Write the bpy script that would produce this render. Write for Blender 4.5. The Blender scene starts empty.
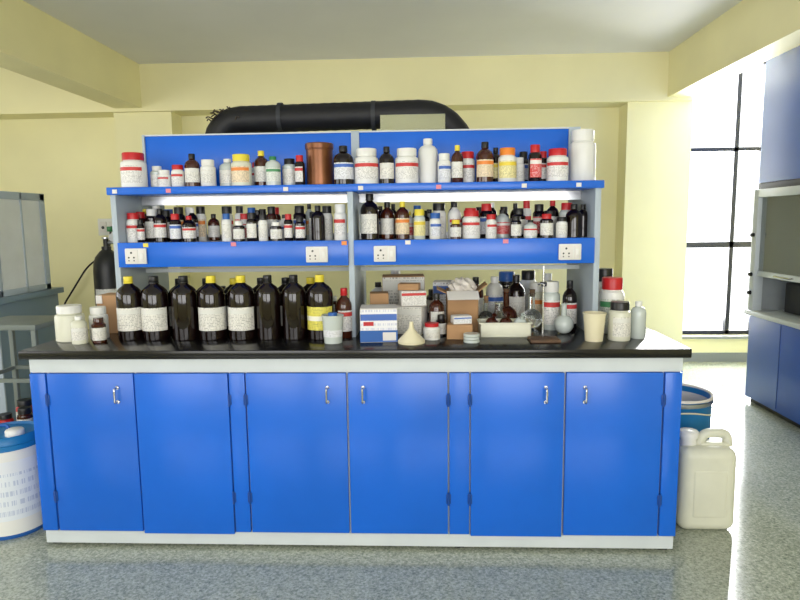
import bpy, bmesh, math, random
from mathutils import Vector, Matrix, Euler
random.seed(7)
R=math.radians
scene=bpy.context.scene
scene.view_settings.view_transform='Standard'

def s2l(c):
    return tuple(((v/255)/12.92 if v/255<=.04045 else ((v/255+.055)/1.055)**2.4) for v in c)+(1,)

# ---------------------------------------------------------------- materials
def mat(name,rgb,rough=.5,metal=0,trans=0,coat=0,ior=1.45,bump=0,bscale=200,var=0,vscale=4,spec=None,sss=0):
    m=bpy.data.materials.new(name); m.use_nodes=True
    nt=m.node_tree; b=nt.nodes['Principled BSDF']
    c=s2l(rgb)
    b.inputs['Base Color'].default_value=c
    b.inputs['Roughness'].default_value=rough
    b.inputs['Metallic'].default_value=metal
    b.inputs['Transmission Weight'].default_value=trans
    b.inputs['Coat Weight'].default_value=coat
    b.inputs['IOR'].default_value=ior
    if spec is not None: b.inputs['Specular IOR Level'].default_value=spec
    tc=nt.nodes.new('ShaderNodeTexCoord')
    if var:
        n=nt.nodes.new('ShaderNodeTexNoise'); n.inputs['Scale'].default_value=vscale; n.inputs['Detail'].default_value=4
        nt.links.new(tc.outputs['Object'],n.inputs['Vector'])
        r=nt.nodes.new('ShaderNodeValToRGB')
        r.color_ramp.elements[0].position=.3; r.color_ramp.elements[1].position=.75
        r.color_ramp.elements[0].color=tuple(v*(1-var) for v in c[:3])+(1,)
        r.color_ramp.elements[1].color=tuple(min(1,v*(1+var)) for v in c[:3])+(1,)
        nt.links.new(n.outputs['Fac'],r.inputs['Fac']); nt.links.new(r.outputs['Color'],b.inputs['Base Color'])
    if bump:
        n=nt.nodes.new('ShaderNodeTexNoise'); n.inputs['Scale'].default_value=bscale
        nt.links.new(tc.outputs['Object'],n.inputs['Vector'])
        bp=nt.nodes.new('ShaderNodeBump'); bp.inputs['Strength'].default_value=bump; bp.inputs['Distance'].default_value=.01
        nt.links.new(n.outputs['Fac'],bp.inputs['Height']); nt.links.new(bp.outputs['Normal'],b.inputs['Normal'])
    return m

def label_mat(name,base,band,text=(40,40,45),bandpos=.72,lines=15,strength=.5):
    m=bpy.data.materials.new(name); m.use_nodes=True
    nt=m.node_tree; N=nt.nodes; L=nt.links; b=N['Principled BSDF']; b.inputs['Roughness'].default_value=.5
    uv=N.new('ShaderNodeUVMap'); uv.uv_map='UVMap'
    sp=N.new('ShaderNodeSeparateXYZ'); L.new(uv.outputs['UV'],sp.inputs[0])
    def mth(op,a,bb=None):
        n=N.new('ShaderNodeMath'); n.operation=op
        for i,v in enumerate((a,bb)):
            if v is None: continue
            if isinstance(v,(int,float)): n.inputs[i].default_value=v
            else: L.new(v,n.inputs[i])
        return n.outputs[0]
    v=sp.outputs['Y']; u=sp.outputs['X']
    vl=mth('MULTIPLY',v,lines); fr=mth('FRACT',vl); fl=mth('FLOOR',vl)
    lm=mth('GREATER_THAN',fr,.5)
    cx=N.new('ShaderNodeCombineXYZ'); L.new(mth('MULTIPLY',u,150),cx.inputs[0]); L.new(mth('MULTIPLY',fl,3.71),cx.inputs[1])
    ns=N.new('ShaderNodeTexNoise'); ns.inputs['Scale'].default_value=1.2; L.new(cx.outputs[0],ns.inputs['Vector'])
    txt=mth('MULTIPLY',mth('GREATER_THAN',ns.outputs['Fac'],.5),lm)
    mx=N.new('ShaderNodeMix'); mx.data_type='RGBA'; mx.inputs[6].default_value=s2l(base); mx.inputs[7].default_value=s2l(text)
    L.new(mth('MULTIPLY',txt,strength),mx.inputs[0])
    m2=N.new('ShaderNodeMix'); m2.data_type='RGBA'; m2.inputs[7].default_value=s2l(band); L.new(mx.outputs[2],m2.inputs[6])
    bd=mth('MULTIPLY',mth('GREATER_THAN',v,bandpos),mth('LESS_THAN',v,bandpos+.2))
    L.new(bd,m2.inputs[0]); L.new(m2.outputs[2],b.inputs['Base Color'])
    return m

M={}
M['wall']=mat('wall_paint',(236,230,180),.6,var=.05,vscale=1.5,bump=.05,bscale=60)
M['ceil']=mat('ceiling_paint',(230,230,232),.8,var=.04,vscale=1)
M['beam']=mat('beam_paint',(236,229,180),.6,var=.05,vscale=1.5)
M['blue']=mat('blue_laminate',(20,98,206),.27,var=.08,vscale=2.5)
M['bluehood']=mat('blue_hood_laminate',(18,84,180),.35,var=.08,vscale=2.5)
M['bluedk']=mat('blue_hinge',(14,64,140),.4)
M['frame']=mat('offwhite_frame',(198,205,208),.4,var=.04,vscale=6)
M['greyp']=mat('grey_panel',(168,180,190),.45)
M['granite']=mat('black_granite',(16,16,18),.2,var=.5,vscale=300)
M['alu']=mat('aluminium',(190,192,195),.3,metal=.9)
M['stainless']=mat('brushed_stainless',(222,226,230),.4,metal=.1,var=.06,vscale=6)
M['steel']=mat('steel',(200,200,200),.2,metal=1)
M['black']=mat('black_plastic',(18,18,20),.35)
M['duct']=mat('black_duct',(20,20,22),.55,bump=.3,bscale=15)
M['dust']=mat('dusty_fibre',(58,50,40),.95)
M['amber']=mat('amber_glass',(18,7,6),.07,coat=.15)
M['amber2']=mat('amber_glass_light',(62,26,12),.1,coat=.2)
M['white']=mat('white_plastic',(222,222,218),.35)
M['hdpe']=mat('hdpe_translucent',(212,212,194),.35,var=.05,vscale=8)
M['clearp']=mat('cloudy_clear',(190,198,194),.2,coat=.3)
M['glass']=mat('clear_glass',(240,245,242),.03,trans=.95)
M['red']=mat('red_plastic',(185,28,34),.35)
M['orange']=mat('orange_plastic',(225,130,40),.4)
M['yellow']=mat('yellow_plastic',(222,204,60),.4)
M['green']=mat('green_plastic',(40,120,70),.4)
M['bcap']=mat('blue_plastic',(32,90,165),.4)
M['drumblue']=mat('drum_blue',(24,112,170),.4,var=.1)
M['copper']=mat('copper_tin',(118,74,46),.3,metal=.5,var=.25,vscale=12)
M['card']=mat('cardboard',(172,134,96),.8,var=.08,vscale=9)
M['paper']=mat('white_card',(218,214,210),.6)
M['pink']=mat('pink_tag',(215,130,145),.6)
M['olive']=mat('painted_steel',(110,118,112),.5)
M['dark']=mat('dark_interior',(50,52,55),.6)
M['gas']=mat('gas_cylinder_black',(34,35,36),.4,var=.3,vscale=8)
M['winfr']=mat('window_frame_black',(25,28,36),.4)
M['sill']=mat('sill_stone',(130,134,130),.4)
M['bluegrey']=mat('bluegrey_laminate',(112,132,146),.4)
M['hoodgrey']=mat('hood_liner_grey',(150,156,158),.5,var=.1,vscale=5)
M['bag']=mat('plastic_bag',(215,208,200),.25,bump=.5,bscale=40)
M['cream']=mat('cream_plastic',(220,212,180),.4)
M['wood']=mat('wood',(90,66,46),.6,var=.2,vscale=20)
LB=[label_mat('label_red',(226,224,220),(196,50,50)),
    label_mat('label_plain',(224,222,214),(216,216,210)),
    label_mat('label_blue',(222,224,228),(60,100,180)),
    label_mat('label_yellow',(232,222,160),(225,200,60)),
    label_mat('label_orange',(230,210,178),(225,130,50)),
    label_mat('label_green',(220,224,214),(70,140,90))]
LY=label_mat('label_bigyellow',(222,212,90),(234,232,216),bandpos=.4)
LR=label_mat('label_allred',(205,60,58),(230,225,220),text=(250,240,240))
LBOX=label_mat('carton_print',(228,228,232),(60,100,180),text=(90,110,180),bandpos=.66,lines=7,strength=.3)
LCON=label_mat('drum_label',(218,224,230),(218,222,228),text=(70,105,170),bandpos=.8,lines=6,strength=.35)

def floor_mat():
    m=bpy.data.materials.new('terrazzo_floor'); m.use_nodes=True
    nt=m.node_tree; N=nt.nodes; L=nt.links; b=N['Principled BSDF']
    tc=N.new('ShaderNodeTexCoord')
    v=N.new('ShaderNodeTexNoise'); v.inputs['Scale'].default_value=95; v.inputs['Detail'].default_value=5; v.inputs['Roughness'].default_value=.7; L.new(tc.outputs['Object'],v.inputs['Vector'])
    r=N.new('ShaderNodeValToRGB'); e=r.color_ramp.elements
    e[0].position=.34; e[0].color=s2l((104,114,102)); e[1].position=.68; e[1].color=s2l((210,212,196))
    x=e.new(.46); x.color=s2l((154,162,146)); x=e.new(.56); x.color=s2l((176,182,166))
    L.new(v.outputs['Fac'],r.inputs['Fac'])
    n=N.new('ShaderNodeTexNoise'); n.inputs['Scale'].default_value=1.6; n.inputs['Detail'].default_value=3; L.new(tc.outputs['Object'],n.inputs['Vector'])
    mp=N.new('ShaderNodeMapRange'); mp.inputs[3].default_value=.8; mp.inputs[4].default_value=1.05; L.new(n.outputs['Fac'],mp.inputs[0])
    mx=N.new('ShaderNodeMix'); mx.data_type='RGBA'; mx.blend_type='MULTIPLY'; mx.inputs[0].default_value=1
    L.new(r.outputs['Color'],mx.inputs[6]); L.new(mp.outputs[0],mx.inputs[7]); L.new(mx.outputs[2],b.inputs['Base Color'])
    b.inputs['Roughness'].default_value=.13; b.inputs['Coat Weight'].default_value=.35; b.inputs['Coat Roughness'].default_value=.05
    return m
M['floor']=floor_mat()

# ---------------------------------------------------------------- mesh builder
class B:
    def __init__(s,name):
        s.name=name; s.bm=bmesh.new(); s.uv=s.bm.loops.layers.uv.new('UVMap'); s.mats=[]
    def mi(s,m):
        if isinstance(m,str): m=M[m]
        if m not in s.mats: s.mats.append(m)
        return s.mats.index(m)
    def box(s,lo,hi,m,bev=0,rot=None,seg=2):
        t=bmesh.new(); bmesh.ops.create_cube(t,size=1)
        lo=Vector(lo);hi=Vector(hi);c=(lo+hi)/2;d=hi-lo
        bmesh.ops.scale(t,vec=d,verts=t.verts)
        if bev: bmesh.ops.bevel(t,geom=t.edges[:],offset=bev,segments=seg,profile=.5,affect='EDGES')
        mx=Matrix.Translation(c)
        if rot: mx=mx@Euler([R(a) for a in rot]).to_matrix().to_4x4()
        t.transform(mx); i=s.mi(m)
        s._app(t,i); return s
    def _app(s,t,i):
        vm=[s.bm.verts.new(v.co) for v in t.verts]
        t.verts.index_update()
        for f in t.faces:
            try: nf=s.bm.faces.new([vm[v.index] for v in f.verts]); nf.material_index=i; nf.smooth=True
            except ValueError: pass
        t.free()
    def lathe(s,prof,m,o=(0,0,0),seg=24,mtx=None,sy=1):
        i=s.mi(m); rings=[]
        o=Vector(o)
        def P(r,z,a):
            p=Vector((r*math.cos(a),r*math.sin(a)*sy,z))
            if mtx: p=mtx@p
            return p+o
        for r,z in prof:
            if r<1e-6: rings.append([s.bm.verts.new(P(0,z,0))])
            else: rings.append([s.bm.verts.new(P(r,z,2*math.pi*k/seg)) for k in range(seg)])
        for a,b in zip(rings,rings[1:]):
            for k in range(seg):
                k2=(k+1)%seg
                if len(a)==1 and len(b)==1: continue
                if len(a)==1: vs=[a[0],b[k2],b[k]]
                elif len(b)==1: vs=[a[k],a[k2],b[0]]
                else: vs=[a[k],a[k2],b[k2],b[k]]
                f=s.bm.faces.new(vs); f.material_index=i; f.smooth=True
        return s
    def label(s,o,r,z0,z1,mid,half,m,seg=12):
        i=s.mi(m); o=Vector(o); cols=[]
        for k in range(seg+1):
            a=mid-half+2*half*k/seg
            cols.append((s.bm.verts.new(o+Vector((r*math.cos(a),r*math.sin(a),z0))),s.bm.verts.new(o+Vector((r*math.cos(a),r*math.sin(a),z1))),r*2*half*k/seg))
        off=random.random()*3
        for a,b in zip(cols,cols[1:]):
            f=s.bm.faces.new([a[0],b[0],b[1],a[1]]); f.material_index=i; f.smooth=True
            for l,(u,v) in zip(f.loops,[(a[2]+off,0),(b[2]+off,0),(b[2]+off,1),(a[2]+off,1)]): l[s.uv].uv=(u,v)
    def quad(s,p,m,uvw=.2):
        i=s.mi(m); f=s.bm.faces.new([s.bm.verts.new(Vector(q)) for q in p]); f.material_index=i
        for l,(u,v) in zip(f.loops,[(0,0),(uvw,0),(uvw,1),(0,1)]): l[s.uv].uv=(u,v)
    def tube(s,pts,r,m,seg=12,cap=True,ridge=0):
        i=s.mi(m); pts=[Vector(p) for p in pts]; rings=[]; n=None
        for k,p in enumerate(pts):
            t=(pts[min(k+1,len(pts)-1)]-pts[max(k-1,0)]).normalized()
            if n is None:
                n=t.cross(Vector((0,0,1)))
                if n.length<.1: n=t.cross(Vector((0,1,0)))
                n.normalize()
            n=(n-t*n.dot(t)).normalized(); b=t.cross(n)
            rr=r*(1+ridge*(k%2))
            rings.append([s.bm.verts.new(p+n*rr*math.cos(2*math.pi*j/seg)+b*rr*math.sin(2*math.pi*j/seg)) for j in range(seg)])
        for a,b2 in zip(rings,rings[1:]):
            for j in range(seg):
                f=s.bm.faces.new([a[j],a[(j+1)%seg],b2[(j+1)%seg],b2[j]]); f.material_index=i; f.smooth=True
        if cap:
            for g in (rings[0],rings[-1]):
                f=s.bm.faces.new(g); f.material_index=i
        return s
    def done(s,angle=35,parent=None):
        bmesh.ops.recalc_face_normals(s.bm,faces=s.bm.faces)
        me=bpy.data.meshes.new(s.name); s.bm.to_mesh(me); s.bm.free()
        for m in s.mats: me.materials.append(m)
        try: me.set_sharp_from_angle(angle=R(angle))
        except Exception as e: print(e)
        if len(me.vertices):
            xs=[v.co for v in me.vertices]
            c=Vector(((min(v.x for v in xs)+max(v.x for v in xs))/2,(min(v.y for v in xs)+max(v.y for v in xs))/2,min(v.z for v in xs)))
            me.transform(Matrix.Translation(-c))
        ob=bpy.data.objects.new(s.name,me); ob.location=c
        scene.collection.objects.link(ob)
        if parent:
            ob.parent=parent; ob.matrix_parent_inverse=Matrix.Translation(-parent.location)
        return ob

def arc_path(pts,rad=.12,n=8):
    pts=[Vector(p) for p in pts]; out=[pts[0]]
    for a,b,c in zip(pts,pts[1:],pts[2:]):
        d1=(a-b).normalized(); d2=(c-b).normalized()
        p1=b+d1*rad; p2=b+d2*rad
        for k in range(n+1):
            t=k/n; out.append(p1*(1-t)**2+b*2*t*(1-t)+p2*t**2)
    out.append(pts[-1]); return out

# ---------------------------------------------------------------- room shell
XL,XR,YF,YB,H=-5.2,3.8,-5.0,3.7,2.93
CW=.15
b=B('floor'); b.box((XL-CW,YF-CW,-.1),(XR+CW,YB+CW,0),'floor'); b.done()
b=B('ceiling'); b.box((XL-CW,YF-CW,H),(XR+CW,YB+CW,H+.12),'ceil'); b.done()
WX0,WX1,WZ0=2.79,3.72,.27
b=B('wall_back')
b.box((XL-CW,YB,0),(WX0,YB+CW,H),'wall'); b.box((WX0,YB,0),(WX1,YB+CW,WZ0),'wall'); b.box((WX1,YB,0),(XR+CW,YB+CW,H),'wall')
b.box((-2.68,YB-.25,0),(-2.12,YB,H-.02),'wall')
b.box((2.17,YB-.25,0),(2.76,YB,H-.02),'wall')
b.done()
b=B('wall_right'); b.box((XR,YF-CW,0),(XR+CW,YB,H),'wall'); b.done()
b=B('wall_left')
b.box((XL-CW,YF-CW,0),(XL,YB,.9),'wall'); b.box((XL-CW,YF-CW,2.4),(XL,YB,H),'wall')
b.box((XL-CW,YF-CW,.9),(XL,-3.4,2.4),'wall'); b.box((XL-CW,1.6,.9),(XL,YB,2.4),'wall'); b.done()
b=B('wall_front')
b.box((XL,YF-CW,0),(XR,YF,.8),'wall'); b.box((XL,YF-CW,2.5),(XR,YF,H),'wall')
for x0,x1 in ((XL,-4.2),(-.9,-.3),(3.0,XR)): b.box((x0,YF-CW,.8),(x1,YF,2.5),'wall')
b.done()
b=B('ceiling_beam'); b.box((-2.64,YF,2.53),(-2.38,YB-.3,H),'beam'); b.done()
b=B('ceiling_beam'); b.box((2.51,YF,2.53),(2.72,YB-.3,H),'beam'); b.done()
b=B('ceiling_beam'); b.box((XL,YB-.3,2.50),(2.74,YB,H),'beam',); b.done()
b=B('window_1')
y0,y1=YB+.03,YB+.08
for x in (WX0+.015,3.31,3.56,WX1-.02): b.box((x-.02,y0,WZ0),(x+.02,y1,H),'winfr')
for z,t in ((WZ0+.02,.02),(1.17,.028),(2.09,.018),(2.9,.02)): b.box((WX0,y0,z-t),(WX1,y1,z+t),'winfr')
b.done()
def plain_window(name,a,bb,z0,z1,axis):
    w=B(name); n=4
    for k in range(n+1):
        t=a+(bb-a)*k/n
        if axis=='x': w.box((t-.025,YF-.1,z0),(t+.025,YF-.05,z1),'winfr')
        else: w.box((XL-.1,t-.025,z0),(XL-.05,t+.025,z1),'winfr')
    for z in (z0+.02,(z0+z1)/2,z1-.02):
        if axis=='x': w.box((a,YF-.1,z-.02),(bb,YF-.05,z+.02),'winfr')
        else: w.box((XL-.1,a,z-.02),(XL-.05,bb,z+.02),'winfr')
    w.done()
plain_window('window_2',-4.2,-.9,.8,2.5,'x'); plain_window('window_3',-.3,3.0,.8,2.5,'x'); plain_window('added_window_left',-3.4,1.6,.9,2.4,'y')  # left-wall window is unseen, added for illumination
b=B('trim_1'); b.box((WX0-.02,YB-.06,WZ0-.03),(WX1+.03,YB+.02,WZ0),'sill',.004); b.done()
b=B('baseboard_back'); b.box((2.76,YB-.015,0),(XR,YB,.09),'sill'); b.done()

# ---------------------------------------------------------------- lab bench
BL,BR,BD=-1.452,1.388,1.40
CL,CR=-1.422,1.362
b=B('lab_bench')
b.box((BL,0,.862),(BR,BD,.90),'granite',.004)
b.box((CL,.04,.02),(CR,BD-.04,.862),'frame')
b.box((CL-.002,.028,.80),(CR+.002,.04,.862),'frame')
b.box((CL+.005,.03,.015),(CR-.005,.04,.072),'frame')
for x in (CL+.04,-.5,.44,CR-.04): b.box((x-.02,.05,0),(x+.02,.09,.03),'black')
for x in (CL+.04,-.5,.44,CR-.04): b.box((x-.02,BD-.09,0),(x+.02,BD-.05,.03),'black')
doors=[(CL,-1.353,0),(-1.345,-.964,0),(-.957,-.551,.004),(-.546,-.479,0),(-.473,-.042,0),(-.034,.389,0),(.396,.481,0),(.487,.877,.003),(.886,1.285,0),(1.292,CR,0)]
for x0,x1,o in doors:
    b.box((x0,.018-o,.078-o*2),(x1,.04,.796),'blue',.0025)
b.box((CR,.045,.078),(CR+.010,BD-.05,.796),'blue'); b.box((CL-.010,.045,.078),(CL,BD-.05,.796),'blue')
for x in (-1.035,-.122,.03,.80,.962):
    b.tube(arc_path([(x,.018,.735),(x,-.012,.735),(x,-.012,.672),(x,.018,.672)],.01,4),.0045,'steel',8)
    for z in (.735,.672): b.lathe([(0,0),(.008,0),(.008,.003),(0,.003)],'steel',(x,.016,z),12,Euler((R(90),0,0)).to_matrix())
for x in (-1.349,-.548,-.476,.392,.484,1.288):
    for z in (.68,.24):
        b.tube([(x,.015,z-.028),(x,.015,z+.028)],.005,'bluedk',8)
        b.box((x-.010,.0145,z-.022),(x+.010,.019,z+.022),'bluedk',.002)
b.done()

# ---------------------------------------------------------------- reagent rack on the bench
SX0,SX1,SC=-1.15,1.083,-.04
SF,SM,SB=.28,.56,.84
Z1,Z2=1.349,1.603
b=B('reagent_shelf_rack')
for x0,x1 in ((SX0,SX0+.026),(SC-.013,SC+.013),(SX1-.026,SX1)):
    b.box((x0,SF+.012,.90),(x1,SB-.012,Z2-.03),'greyp',.002)
b.box((SX0-.01,SF,Z2-.034),(SX1+.01,SB,Z2),'blue',.003)
b.box((SX0+.026,SF+.02,Z1-.02),(SC-.013,SB-.02,Z1),'frame'); b.box((SC+.013,SF+.02,Z1-.02),(SX1-.026,SB-.02,Z1),'frame')
for x0,x1 in ((SX0+.026,SC-.013),(SC+.013,SX1-.026)):
    b.box((x0,SF-.002,1.236),(x1,SF+.06,Z1+.001),'blue',.002)
    b.box((x0,SB-.06,1.236),(x1,SB+.002,Z1+.001),'blue',.002)
    b.box((x0,SF+.06,1.236),(x1,SB-.06,1.25),'greyp')
    b.box((x0,SM-.008,Z2-.075),(x1,SM+.008,Z2-.034),'alu')
    b.box((x0,SM-.006,Z1),(x1,SM+.006,Z1+.03),'alu')
    b.box((x0,SM-.008,1.19),(x1,SM+.008,1.21),'frame')
px0,px1=-1.085,1.0
b.box((px0,SM-.012,Z2),(SC-.02,SM+.012,1.865),'blue',.002)
b.box((SC+.02,SM-.012,Z2),(px1-.01,SM+.012,1.865),'blue',.002)
for x0,x1 in ((px0-.012,px0),(SC-.02,SC+.02),(px1-.01,px1+.045)):
    b.box((x0,SM-.02,Z2),(x1,SM+.02,1.872),'greyp',.002)
for x0,x1 in ((px0,SC-.02),(SC+.02,px1)): b.box((x0,SM-.016,1.865),(x1,SM+.016,1.872),'frame')
for x in (-1.12,-.87,-.33,.01,.36,.74,.98): b.box((x-.011,SF-.002,Z2-.028),(x+.011,SF,Z2-.010),'pink' if x in(-.87,.36) else 'paper')
for x,m in ((-.99,'yellow'),(-.58,'pink'),(-.07,'orange'),(.22,'paper'),(.66,'pink')): b.box((x-.012,SF-.0035,Z1-.020),(x+.012,SF-.001,Z1-.002),m)
rack=b.done()

def socket(x):
    s=B('power_socket'); z=1.288; y=SF-.0045
    s.box((x-.050,y-.012,z-.036),(x+.050,y,z+.036),'white',.004)
    s.box((x-.044,y-.015,z-.029),(x+.012,y-.012,z+.029),'paper',.001)
    s.box((x+.018,y-.015,z-.029),(x+.044,y-.012,z+.029),'paper',.001)
    s.box((x+.024,y-.02,z-.014),(x+.039,y-.014,z+.014),'white',.002)
    rm=Euler((R(90),0,0)).to_matrix()
    for dx,dz,r in ((-.018,.016,.005),(-.03,-.006,.004),(-.006,-.006,.004),(-.03,-.02,.003),(-.006,-.02,.003)):
        s.lathe([(0,0),(r,0),(r,.0015),(0,.0015)],'black',(x+dx,y-.0145,z+dz),10,rm)
    s.done()
for x in (-1.035,-.195,.115,.945): socket(x)

# ---------------------------------------------------------------- bottles
def bottle(bd,o,r,h,kind,body,cap,lab=None,seg=20,face=None):
    x,y,z=o
    if kind=='amber':
        p=[(0,0),(.92,0),(1,.02),(1,.64),(.95,.70),(.78,.765),(.5,.81),(.36,.84),(.34,.89)]; c=[(.40,.875),(.42,.88),(.42,.98),(.39,1),(0,1)]; l=(.14,.56)
        c2=[(.45,.855),(.45,.875),(.36,.876)]
    elif kind=='big':
        p=[(0,0),(.92,0),(.985,.012),(1,.03),(1,.69),(.97,.74),(.88,.785),(.70,.825),(.45,.86),(.33,.885),(.31,.91)]; c=[(.34,.905),(.355,.91),(.355,.985),(.33,1),(0,1)]; l=(.16,.52)
        c2=[(.38,.893),(.38,.905),(.33,.906)]
    elif kind=='jar':
        p=[(0,0),(.94,0),(1,.025),(1,.68),(.94,.74),(.78,.77),(.76,.8)]; c=[(.76,.785),(.84,.79),(.84,.975),(.8,1),(0,1)]; l=(.12,.62); c2=None
    elif kind=='hdpe':
        p=[(0,0),(.93,0),(1,.02),(1,.70),(.93,.77),(.7,.83),(.42,.86),(.4,.89)]; c=[(.44,.875),(.46,.88),(.46,.985),(.43,1),(0,1)]; l=(.15,.6); c2=None
    elif kind=='tin':
        p=[(0,0),(.98,0),(1,.01),(1,.03),(.96,.04),(.96,.84),(1,.85),(1,.87)]; c=[(1,.87),(1.03,.88),(1.03,.98),(.98,1),(.9,.985),(0,.985)]; l=(.3,.5); c2=None
    elif kind=='vial':
        p=[(0,0),(.94,0),(1,.02),(1,.72),(.8,.78),(.66,.8)]; c=[(.66,.79),(.72,.795),(.72,.98),(.68,1),(0,1)]; l=(.12,.62); c2=None
    bd.lathe([(a*r,q*h) for a,q in p],body,o,seg)
    bd.lathe([(a*r,q*h) for a,q in c],cap,o,seg)
    if c2: bd.lathe([(a*r,q*h) for a,q in c2],cap,o,seg)
    if lab is not None:
        if face is None: face=-math.pi/2+.05+random.uniform(-.45,.45)
        bd.label(o,r*1.012,h*l[0],h*l[1],face,random.uniform(1.1,1.5),lab)
placed=[]
def free(x,y,z,r):
    for X,Y,Zz,rr in placed:
        if abs(Zz-z)<.05 and (X-x)**2+(Y-y)**2<(r+rr+.001)**2: return False
    return True
def put(name,x,z,r,h,kind,body,cap,lab=None,ys=(.36,.42,.48,.5),builder=None,face=None):
    for sh in (1,.93,.86,.8,.72):
        for y in ys:
            if free(x,y,z,r*sh):
                r2=r*sh; placed.append((x,y,z,r2))
                if builder: bottle(builder,(x,y,z),r2,h,kind,body,cap,lab,16,face)
                else:
                    q=B(name); bottle(q,(x,y,z),r2,h,kind,body,cap,lab,28,face); q.done()
                return True
    return False
K=.00463
def shx(u): return .304+(u-428)*K     # spacing unit along the shelf -> metres
L0,L1,L2,L3,L4,L5=LB
top=[(133,25,153,'jar','white','red',L0),(151,13,165,'vial','clearp','white',L1),(164,13,170,'jar','white','white',L0),(178,13,165,'jar','white','red',L0),
(193,15,154,'amber','amber2','black',L1),(209,15,160,'jar','white','white',L1),(225,17,158,'hdpe','clearp','white',L1),(243,20,155,'jar','hdpe','yellow',L4),
(260,15,150,'amber','amber2','yellow',L1),(275,15,157,'hdpe','clearp','green',L5),(289,15,158,'vial','clearp','black',L1),(302,10,156,'vial','amber','red',L0),
(320,28,143,'tin','copper','copper',None),(346,20,147,'amber','amber','black',L2),(369,24,150,'jar','white','white',L0),(389,15,148,'amber','amber','black',L1),
(409,23,150,'jar','white','white',L0),(430,20,139,'hdpe','white','white',None),(446,13,155,'jar','white','white',L2),(459,12,147,'amber','amber2','yellow',L1),
(470,15,152,'jar','white','red',L0),(486,17,144,'amber','amber2','black',L4),(498,12,148,'amber','amber','black',L3),(508,18,150,'jar','white','orange',L3),
(521,12,158,'jar','white','white',L1),(535,13,147,'vial','amber','red',LR),(545,11,152,'vial','amber','red',L0),(557,21,151,'jar','white','red',L0)]
nm={'jar':'plastic_reagent_jar','vial':'small_reagent_bottle','amber':'amber_reagent_bottle','hdpe':'plastic_reagent_bottle','tin':'copper_tin'}
for u,w,t,k,bo,ca,la in top:
    base=187-(u-107)*.012
    put(nm[k],shx(u),Z2,w*K/2,(base+1-t)*K,k,bo,ca,la)
put('plastic_reagent_jar',shx(584),Z2,.060,.235,'jar','white','white',None,ys=(.42,))
put('small_reagent_bottle',shx(200),Z2,.024,.10,'vial','amber','black',L1,ys=(.48,))
put('small_reagent_bottle',shx(251),Z2,.026,.12,'vial','clearp','red',L0,ys=(.48,))
put('small_reagent_bottle',shx(462),Z2,.028,.15,'vial','amber','black',L0,ys=(.49,))
put('small_reagent_bottle',shx(528),Z2,.026,.15,'vial','amber','black',L2,ys=(.49,))

def mid(name,u0,u1,fixed):
    bd=B(name)
    for u,w,h,k,bo,ca,la in fixed: put('',shx(u),Z1,w*K/2,h*K,k,bo,ca,la,ys=(.38,.44),builder=bd)
    for ys,hs,ws in (((.355,.37),(18,29),(9,14)),((.46,.47),(26,37),(11,16)),((.52,),(28,38),(10,14))):
        u=u0
        while u<u1:
            w=random.uniform(*ws); uu=u+w/2
            if uu+w/2>u1: break
            if random.random()<.86:
                k=random.choice(['vial','vial','amber','amber','jar','jar'])
                bo=random.choice(['amber','amber','amber2','amber','white','white','amber','clearp','amber']) if k!='jar' else random.choice(['white','white','amber','white','hdpe'])
                ca=random.choice(['black','black','red','white','black','red','white','black','bcap','black','yellow','black','white'])
                la=random.choice([L0,L0,L1,L1,L2,L1,LR,L0,L4])
                hh=random.uniform(*hs)
                put('',shx(uu),Z1,w*K/2*.96,hh*K,k,bo,ca,la,ys=ys,builder=bd)
            u+=w+random.uniform(.2,2.2)
    bd.done()
mid('small_reagent_bottle_collection',120,345,[(127,14,30,'jar','white','red',L0),(141,15,34,'vial','amber','white',L1),(155,13,34,'amber','amber','black',L0),(318,14,35,'amber','amber','black',None),(341,13,36,'jar','white','white',L0)])
mid('small_reagent_bottle_collection',361,588,[(371,19,46,'amber','amber','black',L1),(388,15,38,'amber','amber2','black',L1),(404,14,38,'amber','amber2','yellow',L4),(421,12,30,'jar','clearp','yellow',L3),(437,12,26,'jar','white','bcap',L2),(473,18,28,'jar','white','red',L0),(493,11,24,'jar','white','red',L0),(575,16,33,'amber','amber','black',None),(587,12,33,'amber','amber','black',None)])

ZC=.9
big=[(129,25,'yellow',L1),(155,27,'black',L1),(185,26,'black',None),(213,27,'yellow',L1),(243,27,'yellow',L1),(270,24,'black',None),(296,24,'black',None),(322,26,'yellow',LY)]
for u,w,c,l in big:
    q=B('amber_reagent_bottle'); x=shx(u); r=w*K/2*.99; placed.append((x,.27,ZC,r))
    bottle(q,(x,.27,ZC),r,.295,'big','amber',c,l,36,-math.pi/2+.1+random.uniform(-.15,.25))
    q.done()
for i,u in enumerate((142,170,199,228,257,283,309)):
    put('amber_reagent_bottle',shx(u)-.01,ZC,.056,.27,'big','amber',('yellow','black','black')[i%3],L1 if i%2 else None,ys=(.42,))
put('amber_reagent_bottle',shx(345),ZC,.038,.23,'amber','amber2','red',L0,ys=(.30,))
put('round_plastic_bottle',-1.36,ZC,.064,.165,'jar','hdpe','white',None,ys=(.25,))
put('plastic_reagent_bottle',-1.272,ZC,.034,.125,'hdpe','hdpe','white',L1,ys=(.17,))
put('plastic_reagent_jar',-1.25,ZC,.042,.15,'jar','white','white',L1,ys=(.30,))
put('small_reagent_bottle',-1.192,ZC,.030,.115,'vial','amber2','amber2',L1,ys=(.19,))
b=B('cardboard_box'); b.box((-1.32,.42,ZC),(-1.20,.55,ZC+.19),'card',.003); b.box((-1.32,.415,ZC+.15),(-1.29,.42,ZC+.19),'paper'); b.done()

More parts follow.
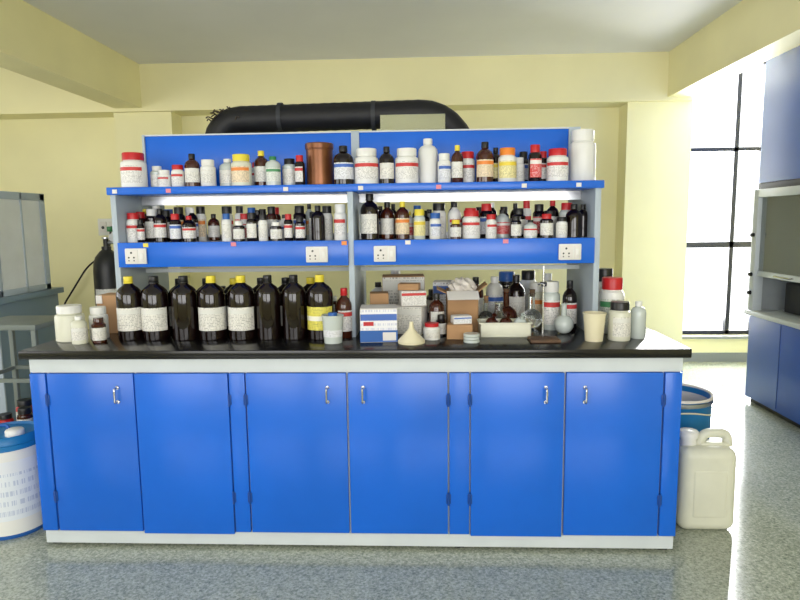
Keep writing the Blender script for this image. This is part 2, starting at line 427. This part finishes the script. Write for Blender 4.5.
def cup(name,x,y,z,r0,r1,h,m,extra=None):
    q=B(name); t=.003
    q.lathe([(0,0),(r0,0),(r1,h-.006),(r1+.003,h-.006),(r1+.003,h),(r1-t,h),(r0-t,t),(0,t)],m,(x,y,z),28)
    if extra: extra(q)
    q.done()
def bb(q): q.lathe([(0,.004),(.026,.004),(.026,.10),(.02,.11),(.02,.135),(0,.135)],'bcap',(-.115,.17,ZC),20); q.label((-.115,.17,ZC),.0435,.03,.085,-1.5,1.2,L2)
cup('plastic_beaker',-.115,.17,ZC,.040,.047,.125,'clearp',bb)

def carton(name,c,s,m_side,front,rz=0,bandm=None):
    q=B(name); x,y,z=c; w,d,h=s
    q.box((x-w/2,y-d/2,z),(x+w/2,y+d/2,z+h),m_side,.002)
    q.box((x-w/2+.002,y-d/2+.004,z+h),(x+w/2-.002,y-.002,z+h+.0015),m_side); q.box((x-w/2+.002,y+.002,z+h),(x+w/2-.002,y+d/2-.004,z+h+.0015),m_side)
    if front: q.quad([(x-w/2+.002,y-d/2-.0006,z+.004),(x+w/2-.002,y-d/2-.0006,z+.004),(x+w/2-.002,y-d/2-.0006,z+h-.003),(x-w/2+.002,y-d/2-.0006,z+h-.003)],front,w)
    if bandm:
        q.box((x-w/2-.0008,y-d/2-.001,z+.002),(x+w/2+.0008,y+d/2+.0008,z+h*.36),bandm)
        q.box((x+w/2-.065,y-d/2-.0018,z+.008),(x+w/2-.006,y-d/2-.0009,z+h*.3),'paper')
        q.box((x-w/2+.015,y-d/2-.0018,z+h*.5),(x-w/2+.06,y-d/2-.0009,z+h*.62),'red')
    ob=q.done(); ob.rotation_euler.z=R(rz); return ob
carton('printed_carton',(.085,.24,ZC),(.165,.15,.15),'paper',LBOX,4,'bcap')
carton('white_carton',(.225,.42,ZC),(.14,.12,.13),'paper',L1,-14)
carton('small_carton',(.235,.42,ZC+.1335),(.12,.09,.07),'paper',L0,10)
carton('small_carton',(.22,.42,ZC+.207),(.10,.07,.03),'card',None,-8)
carton('cardboard_box',(.072,.45,ZC),(.09,.10,.19),'card',None,5)
q=B('plastic_funnel'); q.lathe([(.058,0),(.060,.002),(.060,.012),(.012,.065),(.008,.095),(.005,.095),(.008,.064),(.054,.010),(.054,0),(.058,0)],'cream',(.235,.15,ZC),32); q.done()
put('plastic_reagent_jar',.325,ZC,.038,.075,'jar','white','red',L1,ys=(.24,))
put('amber_reagent_bottle',.350,ZC,.036,.19,'amber','amber2','black',L1,ys=(.40,))
put('small_reagent_bottle',.370,ZC,.024,.10,'vial','amber','black',L1,ys=(.32,))
q=B('open_cardboard_box'); x,y=.475,.48; w,d,h=.15,.14,.20
for lo,hi in (((-w/2,-d/2,0),(w/2,-d/2+.004,h)),((-w/2,d/2-.004,0),(w/2,d/2,h)),((-w/2,-d/2,0),(-w/2+.004,d/2,h)),((w/2-.004,-d/2,0),(w/2,d/2,h)),((-w/2,-d/2,0),(w/2,d/2,.004))):
    q.box(tuple(a+bb_ for a,bb_ in zip(lo,(x,y,ZC))),tuple(a+bb_ for a,bb_ in zip(hi,(x,y,ZC))),'card')
q.box((x-w/2-.05,y-d/2,ZC+h-.005),(x-w/2+.01,y+d/2,ZC+h-.001),'card',rot=(0,25,0))
q.box((x-w/2,y-d/2-.06,ZC+h-.02),(x+w/2,y-d/2+.0,ZC+h-.016),'paper',rot=(35,0,4))
q.box((x+w/2-.01,y-d/2,ZC+h+.01),(x+w/2+.05,y+d/2,ZC+h+.014),'card',rot=(0,-40,0))
t=bmesh.new(); bmesh.ops.create_icosphere(t,subdivisions=4,radius=1)
for v in t.verts:
    n=v.co.copy(); k=1+.2*math.sin(n.x*7+n.z*5)*math.sin(n.y*6+2)+random.uniform(-.05,.05)
    v.co=Vector((x+n.x*.062*k,y+n.y*.055*k,ZC+.20+n.z*.055*k))
q._app(t,q.mi('bag')); q.done()
carton('small_cardboard_box',(.455,.27,ZC),(.115,.09,.065),'card',None,-6)
carton('small_carton',(.46,.275,ZC+.067),(.085,.06,.035),'paper',L2,12)
q=B('petri_dish_stack')
for k in range(3): q.lathe([(0,0),(.034,0),(.036,.002),(.036,.011),(.034,.0125),(0,.0125)],'clearp',(.50,.165,ZC+k*.0135),24)
q.done()
q=B('plastic_tray'); x0,x1,y0,y1=.545,.775,.25,.37
q.box((x0,y0,ZC),(x1,y1,ZC+.005),'hdpe')
for lo,hi in (((x0,y0,0),(x1,y0+.004,.07)),((x0,y1-.004,0),(x1,y1,.07)),((x0,y0,0),(x0+.004,y1,.07)),((x1-.004,y0,0),(x1,y1,.07))): q.box((lo[0],lo[1],ZC),(hi[0],hi[1],ZC+.07),'hdpe',.001)
for lo,hi in (((x0-.006,y0-.006),(x1+.006,y0+.003)),((x0-.006,y1-.003),(x1+.006,y1+.006)),((x0-.006,y0),(x0+.003,y1)),((x1-.003,y0),(x1+.006,y1))): q.box((lo[0],lo[1],ZC+.066),(hi[0],hi[1],ZC+.072),'hdpe',.001)
tray=q.done()
def rflask(name,x,y,z,r,nk,m,cork=None,tilt=None,parent=None):
    q=B(name); pr=[(0,0)]+[(r*math.sin(a),r-r*math.cos(a)) for a in [R(k) for k in range(20,161,14)]]
    pr=pr+[(r*.28,r*1.95),(r*.26,r*2+nk),(r*.33,r*2+nk+.004),(r*.33,r*2+nk+.008),(r*.22,r*2+nk+.008)]
    mt=Euler(tilt).to_matrix() if tilt else None
    q.lathe(pr,m,(x,y,z),24,mt)
    if cork: q.lathe([(r*.2,r*2+nk-.01),(r*.3,r*2+nk+.025),(0,r*2+nk+.025)],cork,(x,y,z),16,mt)
    return q.done(parent=parent)
rflask('round_bottom_flask',.60,.55,ZC,.042,.05,'glass','card'); rflask('round_bottom_flask',.70,.55,ZC,.055,.06,'amber2','wood')
rflask('round_bottom_flask',.82,.50,ZC,.050,.07,'glass','wood'); rflask('round_bottom_flask',.945,.36,ZC,.045,.045,'clearp')
for fx,m in ((.598,'amber2'),(.662,'amber2'),(.727,'clearp')): rflask('flask_in_tray',fx,.31,ZC+.035,.031,.02,m,parent=tray,tilt=(R(35),R(10),0))
q=B('conical_flask'); q.lathe([(0,0),(.05,0),(.054,.006),(.02,.10),(.018,.135),(.022,.138),(.022,.142),(.016,.142)],'glass',(.65,.44,ZC),24); q.done()
q=B('retort_stand'); q.box((.755,.13,ZC),(.885,.235,ZC+.014),'wood',.004); q.tube([(.82,.215,ZC+.012),(.82,.215,ZC+.33)],.004,'steel',10)
q.box((.807,.202,ZC+.24),(.833,.228,ZC+.26),'dark',.003); q.tube([(.82,.202,ZC+.252),(.80,.16,ZC+.255)],.004,'steel',8)
q.tube([(.80,.16,ZC+.255),(.785,.145,ZC+.255),(.79,.125,ZC+.255)],.003,'steel',8); q.tube([(.80,.16,ZC+.255),(.815,.15,ZC+.255),(.805,.125,ZC+.255)],.003,'steel',8); q.done()
put('plastic_reagent_jar',.91,ZC,.042,.235,'jar','clearp','white',L0,ys=(.49,))
put('amber_reagent_bottle',.995,ZC,.034,.24,'amber','amber','black',L0,ys=(.47,))
cup('plastic_cup',1.04,.19,ZC,.038,.048,.125,'cream')
put('plastic_reagent_jar',1.155,ZC,.048,.17,'jar','hdpe','black',L1,ys=(.21,))
put('plastic_reagent_jar',1.175,ZC,.056,.26,'jar','white','red',L5,ys=(.40,))
put('plastic_reagent_jar',1.18,ZC,.05,.29,'jar','white','black',L1,ys=(.56,))
put('plastic_reagent_bottle',1.25,ZC,.033,.165,'hdpe','clearp','white',None,ys=(.25,))
carton('cardboard_box',(.18,.72,ZC),(.22,.15,.25),'card',L1,3)
carton('white_carton',(.42,.70,ZC),(.16,.12,.22),'paper',L2,-5)
put('amber_reagent_bottle',.56,ZC,.04,.24,'amber','amber2','black',L1,ys=(.70,))
put('plastic_reagent_bottle',.66,ZC,.045,.24,'hdpe','white','white',L2,ys=(.72,))
put('amber_reagent_bottle',.77,ZC,.045,.25,'amber','amber','black',L1,ys=(.70,))
put('plastic_reagent_jar',.88,ZC,.045,.21,'jar','hdpe','white',L4,ys=(.70,))
fs=B('far_side_bottle_collection')
x=-1.05
while x<1.02:
    r=random.uniform(.03,.055); h=random.uniform(.14,.27) if x>.0 else random.uniform(.08,.2)
    if random.random()<.85:
        k=random.choice(['amber','jar','hdpe','vial']); put('',x+r,ZC,r,h,k,random.choice(['amber','amber2','white','clearp','hdpe','clearp']),random.choice(['black','white','black','white','bcap']),random.choice([L1,L2,None]),ys=(.98,),builder=fs)
    x+=2*r+random.uniform(.01,.06)
fs.done()
q=B('exhaust_duct')
path=arc_path([(-.97,3.45,1.72),(-.97,1.2,1.72),(-.92,1.2,2.04),(.40,1.2,2.06),(.62,1.2,1.74),(.62,3.45,1.72)],.14,8)
fine=[]
for a,c in zip(path,path[1:]):
    n=max(1,int((c-a).length/.03)); fine+= [a+(c-a)*k/n for k in range(n)]
fine.append(path[-1])
q.tube(fine,.078,'duct',20,ridge=.02)
for x in (-.55,.0): q.lathe([(.083,-.012),(.086,-.012),(.086,.012),(.083,.012)],'dark',(x,1.2,2.05),24,Euler((0,R(90),0)).to_matrix())
for k in range(50):
    a=Vector((-.98+random.uniform(0,.22),1.2+random.uniform(-.08,.05),2.08+random.uniform(-.05,.02)))
    ph=random.uniform(-1.2,1.2); q.tube([a+Vector((.012*t*math.cos(ph),.006*t*math.sin(ph*2),.008*math.sin(t*1.1+k)+.001*t)) for t in range(5)],.004,'dust',5)
q.done(60)
q=B('acrylic_sheet'); q.box((.08,.60,Z2),(.40,.606,1.955),'glass',.001); q.done()
# fume hood
q=B('fume_hood')
hx,y0,y1=2.81,.6,2.34
q.box((hx,y0,.04),(XR-.02,y1,.69),'bluehood',.003)
q.box((hx+.03,y0+.03,0),(XR-.05,y1-.03,.04),'black')
for k in range(1,4): 
    yy=y0+(y1-y0)*k/4; q.box((hx-.002,yy-.003,.06),(hx+.004,yy+.003,.67),'bluedk')
q.box((hx-.04,y0-.01,.69),(XR-.02,y1+.01,.725),'frame',.004)
q.box((XR-.08,y0,.72),(XR-.02,y1,1.66),'hoodgrey'); q.box((hx+.03,y1-.03,.72),(XR-.02,y1,1.66),'hoodgrey',.003); q.box((hx+.03,y0,.72),(XR-.02,y0+.05,1.66),'hoodgrey')
q.box((hx+.02,y0,1.64),(XR-.02,y1,1.69),'dark',.003)
q.box((hx+.01,y0+.0,1.69),(XR-.02,y1,2.92),'bluehood',.003)
q.box((hx-.02,y1-.07,.725),(hx+.05,y1,1.64),'frame',.003); q.box((hx-.02,y0,.725),(hx+.05,y0+.07,1.64),'frame',.003)
q.box((hx-.02,y0+.07,1.58),(hx+.05,y1-.07,1.64),'frame',.003)
q.box((hx+.012,y0+.07,1.02),(hx+.018,y1-.07,1.58),'glass')
q.box((hx+.0,y0+.07,.99),(hx+.03,y1-.07,1.03),'frame',.003)
q.box((hx+.0,1.44,1.02),(hx+.03,1.47,1.58),'frame',.003)
q.tube(arc_path([(hx+.005,2.0,1.01),(hx-.025,2.0,1.01),(hx-.025,1.8,1.01),(hx+.005,1.8,1.01)],.012,3),.006,'steel',8)
q.box((hx+.15,1.75,.73),(hx+.5,2.15,.95),'dark',.01)
for z in (.86,1.0,1.3): q.lathe([(0,0),(.016,0),(.014,.022),(0,.022)],'black',(hx-.02,y1-.035,z),16,Euler((0,R(-90),0)).to_matrix())
q.done()
# jerrycan
q=B('jerrycan'); x0,x1,y0,y1,h=1.455,1.712,.20,.38,.425
t=bmesh.new(); bmesh.ops.create_cube(t,size=1); bmesh.ops.scale(t,vec=(x1-x0,y1-y0,h-.03),verts=t.verts)
for v in t.verts:
    if v.co.z>0: v.co.x*=.97
bmesh.ops.bevel(t,geom=t.edges[:],offset=.045,segments=6,profile=.5,affect='EDGES')
t.transform(Matrix.Translation(((x0+x1)/2,(y0+y1)/2,(h-.03)/2))); q._app(t,q.mi('hdpe'))
q.box((x0+.05,y0-.003,.07),(x1-.05,y0+.02,.30),'hdpe',.012,seg=4)
xm=(x0+x1)/2; ym=(y0+y1)/2
q.box((x0+.10,ym-.03,h-.05),(x1-.02,ym+.03,h-.02),'hdpe',.012,seg=3)
q.tube(arc_path([(x0+.105,ym,h-.04),(x0+.125,ym,h+.018),(x1-.025,ym,h+.018),(x1-.02,ym,h-.04)],.03,6),.022,'hdpe',14)
q.lathe([(.036,-.02),(.034,.02),(.042,.02),(.042,.048),(.038,.052),(0,.052)],'white',(x0+.058,ym,h-.02),24)
q.done(50)
# blue drum
q=B('blue_drum'); r=.182; o=(1.582,.66,0)
q.lathe([(0,0),(r*.96,0),(r,.01),(r,.15),(r+.006,.155),(r+.006,.165),(r,.17),(r,.33),(r+.006,.335),(r+.006,.345),(r,.35),(r,.50),(r+.004,.505),(r+.004,.53),(r-.006,.53),(r-.008,.02),(0,.02)],'drumblue',o,44)
q.lathe([(r+.006,.50),(r+.009,.505),(r+.009,.52),(r+.005,.522)],'alu',o,44)
q.lathe([(r-.01,.44),(r-.004,.535),(r+.006,.54),(r+.009,.527)],'bag',o,44)
q.lathe([(0,.44),(r-.01,.445)],'bluegrey',o,44)
q.tube([(o[0]+(r+.012)*math.cos(a),o[1]+(r+.012)*math.sin(a),.465+.015*math.sin(a*3)) for a in [R(k*10) for k in range(37)]],.004,'cream',6,cap=False)
q.done(50)
# white container with blue lid
q=B('solvent_container'); r=.15; o=(-1.685,.21,0)
q.lathe([(0,0),(r*.97,0),(r,.008),(r,.02)],'bcap',o,40); q.lathe([(r,.02),(r,.385),(r*.99,.415)],'white',o,40)
q.lathe([(r*.99,.415),(r+.004,.417),(r+.004,.44),(r*.985,.442),(r*.97,.470),(r*.9,.478),(r*.88,.465),(0,.465)],'drumblue',o,40)
q.lathe([(.04,.465),(.04,.488),(.035,.493),(0,.493)],'white',(o[0]+.06,o[1]-.03,0),20)
q.label(o,r+.0015,.09,.37,-1.2,1.25,LCON,30)
q.tube(arc_path([(o[0]-.07,o[1],.462),(o[0]-.07,o[1],.50),(o[0]+.01,o[1],.50),(o[0]+.01,o[1],.462)],.015,4),.008,'bcap',8)
q.done(50)
# stand table
q=B('lab_stand_table')
x0,x1,y0,y1=-2.14,-1.76,.60,.95
q.box((x0,y0,.885),(x1,y1,.915),'olive',.004)
for x in (x0+.02,x1-.02):
    for y in (y0+.02,y1-.02): q.box((x-.0125,y-.0125,0),(x+.0125,y+.0125,.886),'olive',.002)
for z in (.25,.60):
    q.box((x0+.02,y0+.012,z),(x1-.02,y0+.028,z+.02),'olive'); q.box((x0+.02,y1-.028,z),(x1-.02,y1-.012,z+.02),'olive')
    q.box((x0+.012,y0+.02,z),(x0+.028,y1-.02,z+.02),'olive'); q.box((x1-.028,y0+.02,z),(x1-.012,y1-.02,z+.02),'olive')
q.box((x0+.015,y0+.015,.272),(x1-.015,y1-.015,.28),'olive')
for (dx,dy,r,h,c) in ((.10,.10,.04,.12,'red'),(.20,.12,.04,.15,'amber2'),(.28,.2,.035,.10,'white'),(.12,.24,.045,.16,'red')):
    bottle(q,(x0+dx,y0+dy,.28),r,h,'jar',c,'black',L1,20)
q.done()
q=B('side_bench'); sb=-2.40
q.box((-4.4,1.2,.94),(sb,1.95,.98),'bluegrey',.004); q.box((-4.35,1.24,.06),(sb-.03,1.92,.94),'bluegrey',.003); q.box((-4.3,1.3,0),(sb-.08,1.9,.06),'black')
for k in range(4):
    xx=-4.33+k*.483; q.box((xx,1.228,.09),(xx+.47,1.242,.90),'greyp',.003); q.tube(arc_path([(xx+.42,1.228,.8),(xx+.42,1.2,.8),(xx+.42,1.2,.70),(xx+.42,1.228,.70)],.01,3),.005,'steel',8)
q.done()
q=B('stainless_steel_chamber'); x0,x1,y0,y1,z0,z1=-3.2,-2.44,1.28,1.85,.98,1.66
q.box((x0,y0+.03,z0),(x0+.03,y1,z1),'stainless'); q.box((x1-.03,y0+.03,z0),(x1,y1,z1),'stainless'); q.box((x0,y1-.03,z0),(x1,y1,z1),'stainless')
q.box((x0,y0+.03,z0),(x1,y1,z0+.03),'stainless'); q.box((x0,y0+.03,z1-.03),(x1,y1,z1),'stainless',.003)
for lo,hi in (((x0,z0),(x0+.06,z1)),((x1-.06,z0),(x1,z1)),((x0,z0),(x1,z0+.05)),((x0,z1-.06),(x1,z1)),(((x0+x1)/2-.02,z0),((x0+x1)/2+.02,z1))): q.box((lo[0],y0,lo[1]),(hi[0],y0+.03,hi[1]),'stainless',.003)
q.box((x0+.05,y0+.012,z0+.04),(x1-.05,y0+.018,z1-.05),'glass')
q.box((x1,y0+.07,z0+.06),(x1+.003,y1-.07,z1-.07),'stainless')
for lo,hi in (((y0+.03,z0),(y0+.055,z1)),((y1-.055,z0),(y1,z1)),((y0+.30,z0),(y0+.315,z1)),((y0+.03,z0),(y1,z0+.04)),((y0+.03,z1-.05),(y1,z1))): q.box((x1,lo[0],lo[1]),(x1+.008,hi[0],hi[1]),'greyp',.002)
q.tube(arc_path([(x1-.03,y0,z0+.40),(x1-.03,y0-.03,z0+.40),(x1-.03,y0-.03,z0+.26),(x1-.03,y0,z0+.26)],.01,3),.006,'steel',8)
q.done()
q=B('gas_cylinder'); o=(-2.16,2.15,0); r=.105
q.lathe([(0,0),(r*.95,0),(r,.02),(r,1.08),(r*.95,1.14),(r*.8,1.19),(r*.5,1.23),(r*.33,1.245),(r*.33,1.27),(.02,1.27),(.02,1.33),(0,1.33)],'gas',o,32)
q.lathe([(0,0),(.03,0),(.03,.012),(0,.012)],'alu',(o[0],o[1],1.33),16)
q.tube([(o[0],o[1],1.30),(o[0]+.07,o[1],1.30)],.01,'alu',10)
q.lathe([(0,0),(.032,0),(.032,.02),(0,.02)],'alu',(o[0]+.07,o[1]-.01,1.34),20,Euler((R(90),0,0)).to_matrix())
q.label(o,r+.001,.75,.95,-1.4,.8,L1)
q.done()
q=B('wall_switchboard'); y=YB-.25
q.box((-3.02,YB-.05,1.33),(-2.72,YB,1.50),'white',.005)
for k in range(3): q.box((-3.0+k*.09,YB-.058,1.36),(-2.93+k*.09,YB-.05,1.47),'paper',.002); q.lathe([(0,0),(.016,0),(.016,.004),(0,.004)],'black',(-2.965+k*.09,YB-.056,1.41),12,Euler((R(90),0,0)).to_matrix())
q.box((-2.66,y-.05,1.33),(-2.44,y,1.47),'white',.005); q.box((-2.64,y-.056,1.35),(-2.56,y-.05,1.45),'paper',.002); q.box((-2.54,y-.056,1.35),(-2.46,y-.05,1.45),'paper',.002)
q.box((-2.6,y-.04,1.53),(-2.48,y,1.66),'paper',.004); q.box((-2.90,YB-.11,1.37),(-2.85,YB-.055,1.42),'green',.004)
q.tube(arc_path([(-2.875,YB-.09,1.37),(-2.90,YB-.08,1.18),(-3.15,YB-.07,1.02),(-3.45,YB-.06,.6),(-3.5,YB-.05,.3)],.09,7),.009,'black',8)
q.done()

# ---------------------------------------------------------------- lights
def area(name,loc,rot,sx,sy,e,col=(1,1,1)):
    l=bpy.data.lights.new(name,'AREA'); l.shape='RECTANGLE'; l.size=sx; l.size_y=sy; l.energy=e; l.color=col
    o=bpy.data.objects.new(name,l); o.location=loc; o.rotation_euler=[R(a) for a in rot]; scene.collection.objects.link(o)
area('daylight_front_a',(-2.5,YF-.2,1.65),(90,0,0),3.2,1.7,90,(1,.985,.96))
area('daylight_front_b',(1.35,YF-.2,1.65),(90,0,0),3.2,1.7,122,(1,.985,.96))
area('fill_left',(XL-.2,-.9,1.65),(90,0,-90),4.8,1.5,60,(1,.99,.98))  # added fill lamp outside the unseen left-wall opening
area('daylight_back',(3.25,YB+.3,1.7),(-90,0,0),1.0,2.6,300,(.98,.99,1))
w=bpy.data.worlds.new('world'); scene.world=w; w.use_nodes=True
bg=w.node_tree.nodes['Background']; bg.inputs[0].default_value=(.97,.98,1,1); bg.inputs[1].default_value=2.3

# ---------------------------------------------------------------- camera
cd=bpy.data.cameras.new('camera'); cam=bpy.data.objects.new('camera',cd); scene.collection.objects.link(cam)
cd.sensor_width=36; cd.lens=620/800*36
cam.matrix_world=Matrix.Translation((.304,-2.54,1.43))@Matrix.Rotation(R(2.5),4,'Z')@Matrix.Rotation(R(90-7.17),4,'X')@Matrix.Rotation(R(-.7),4,'Z')
scene.camera=cam
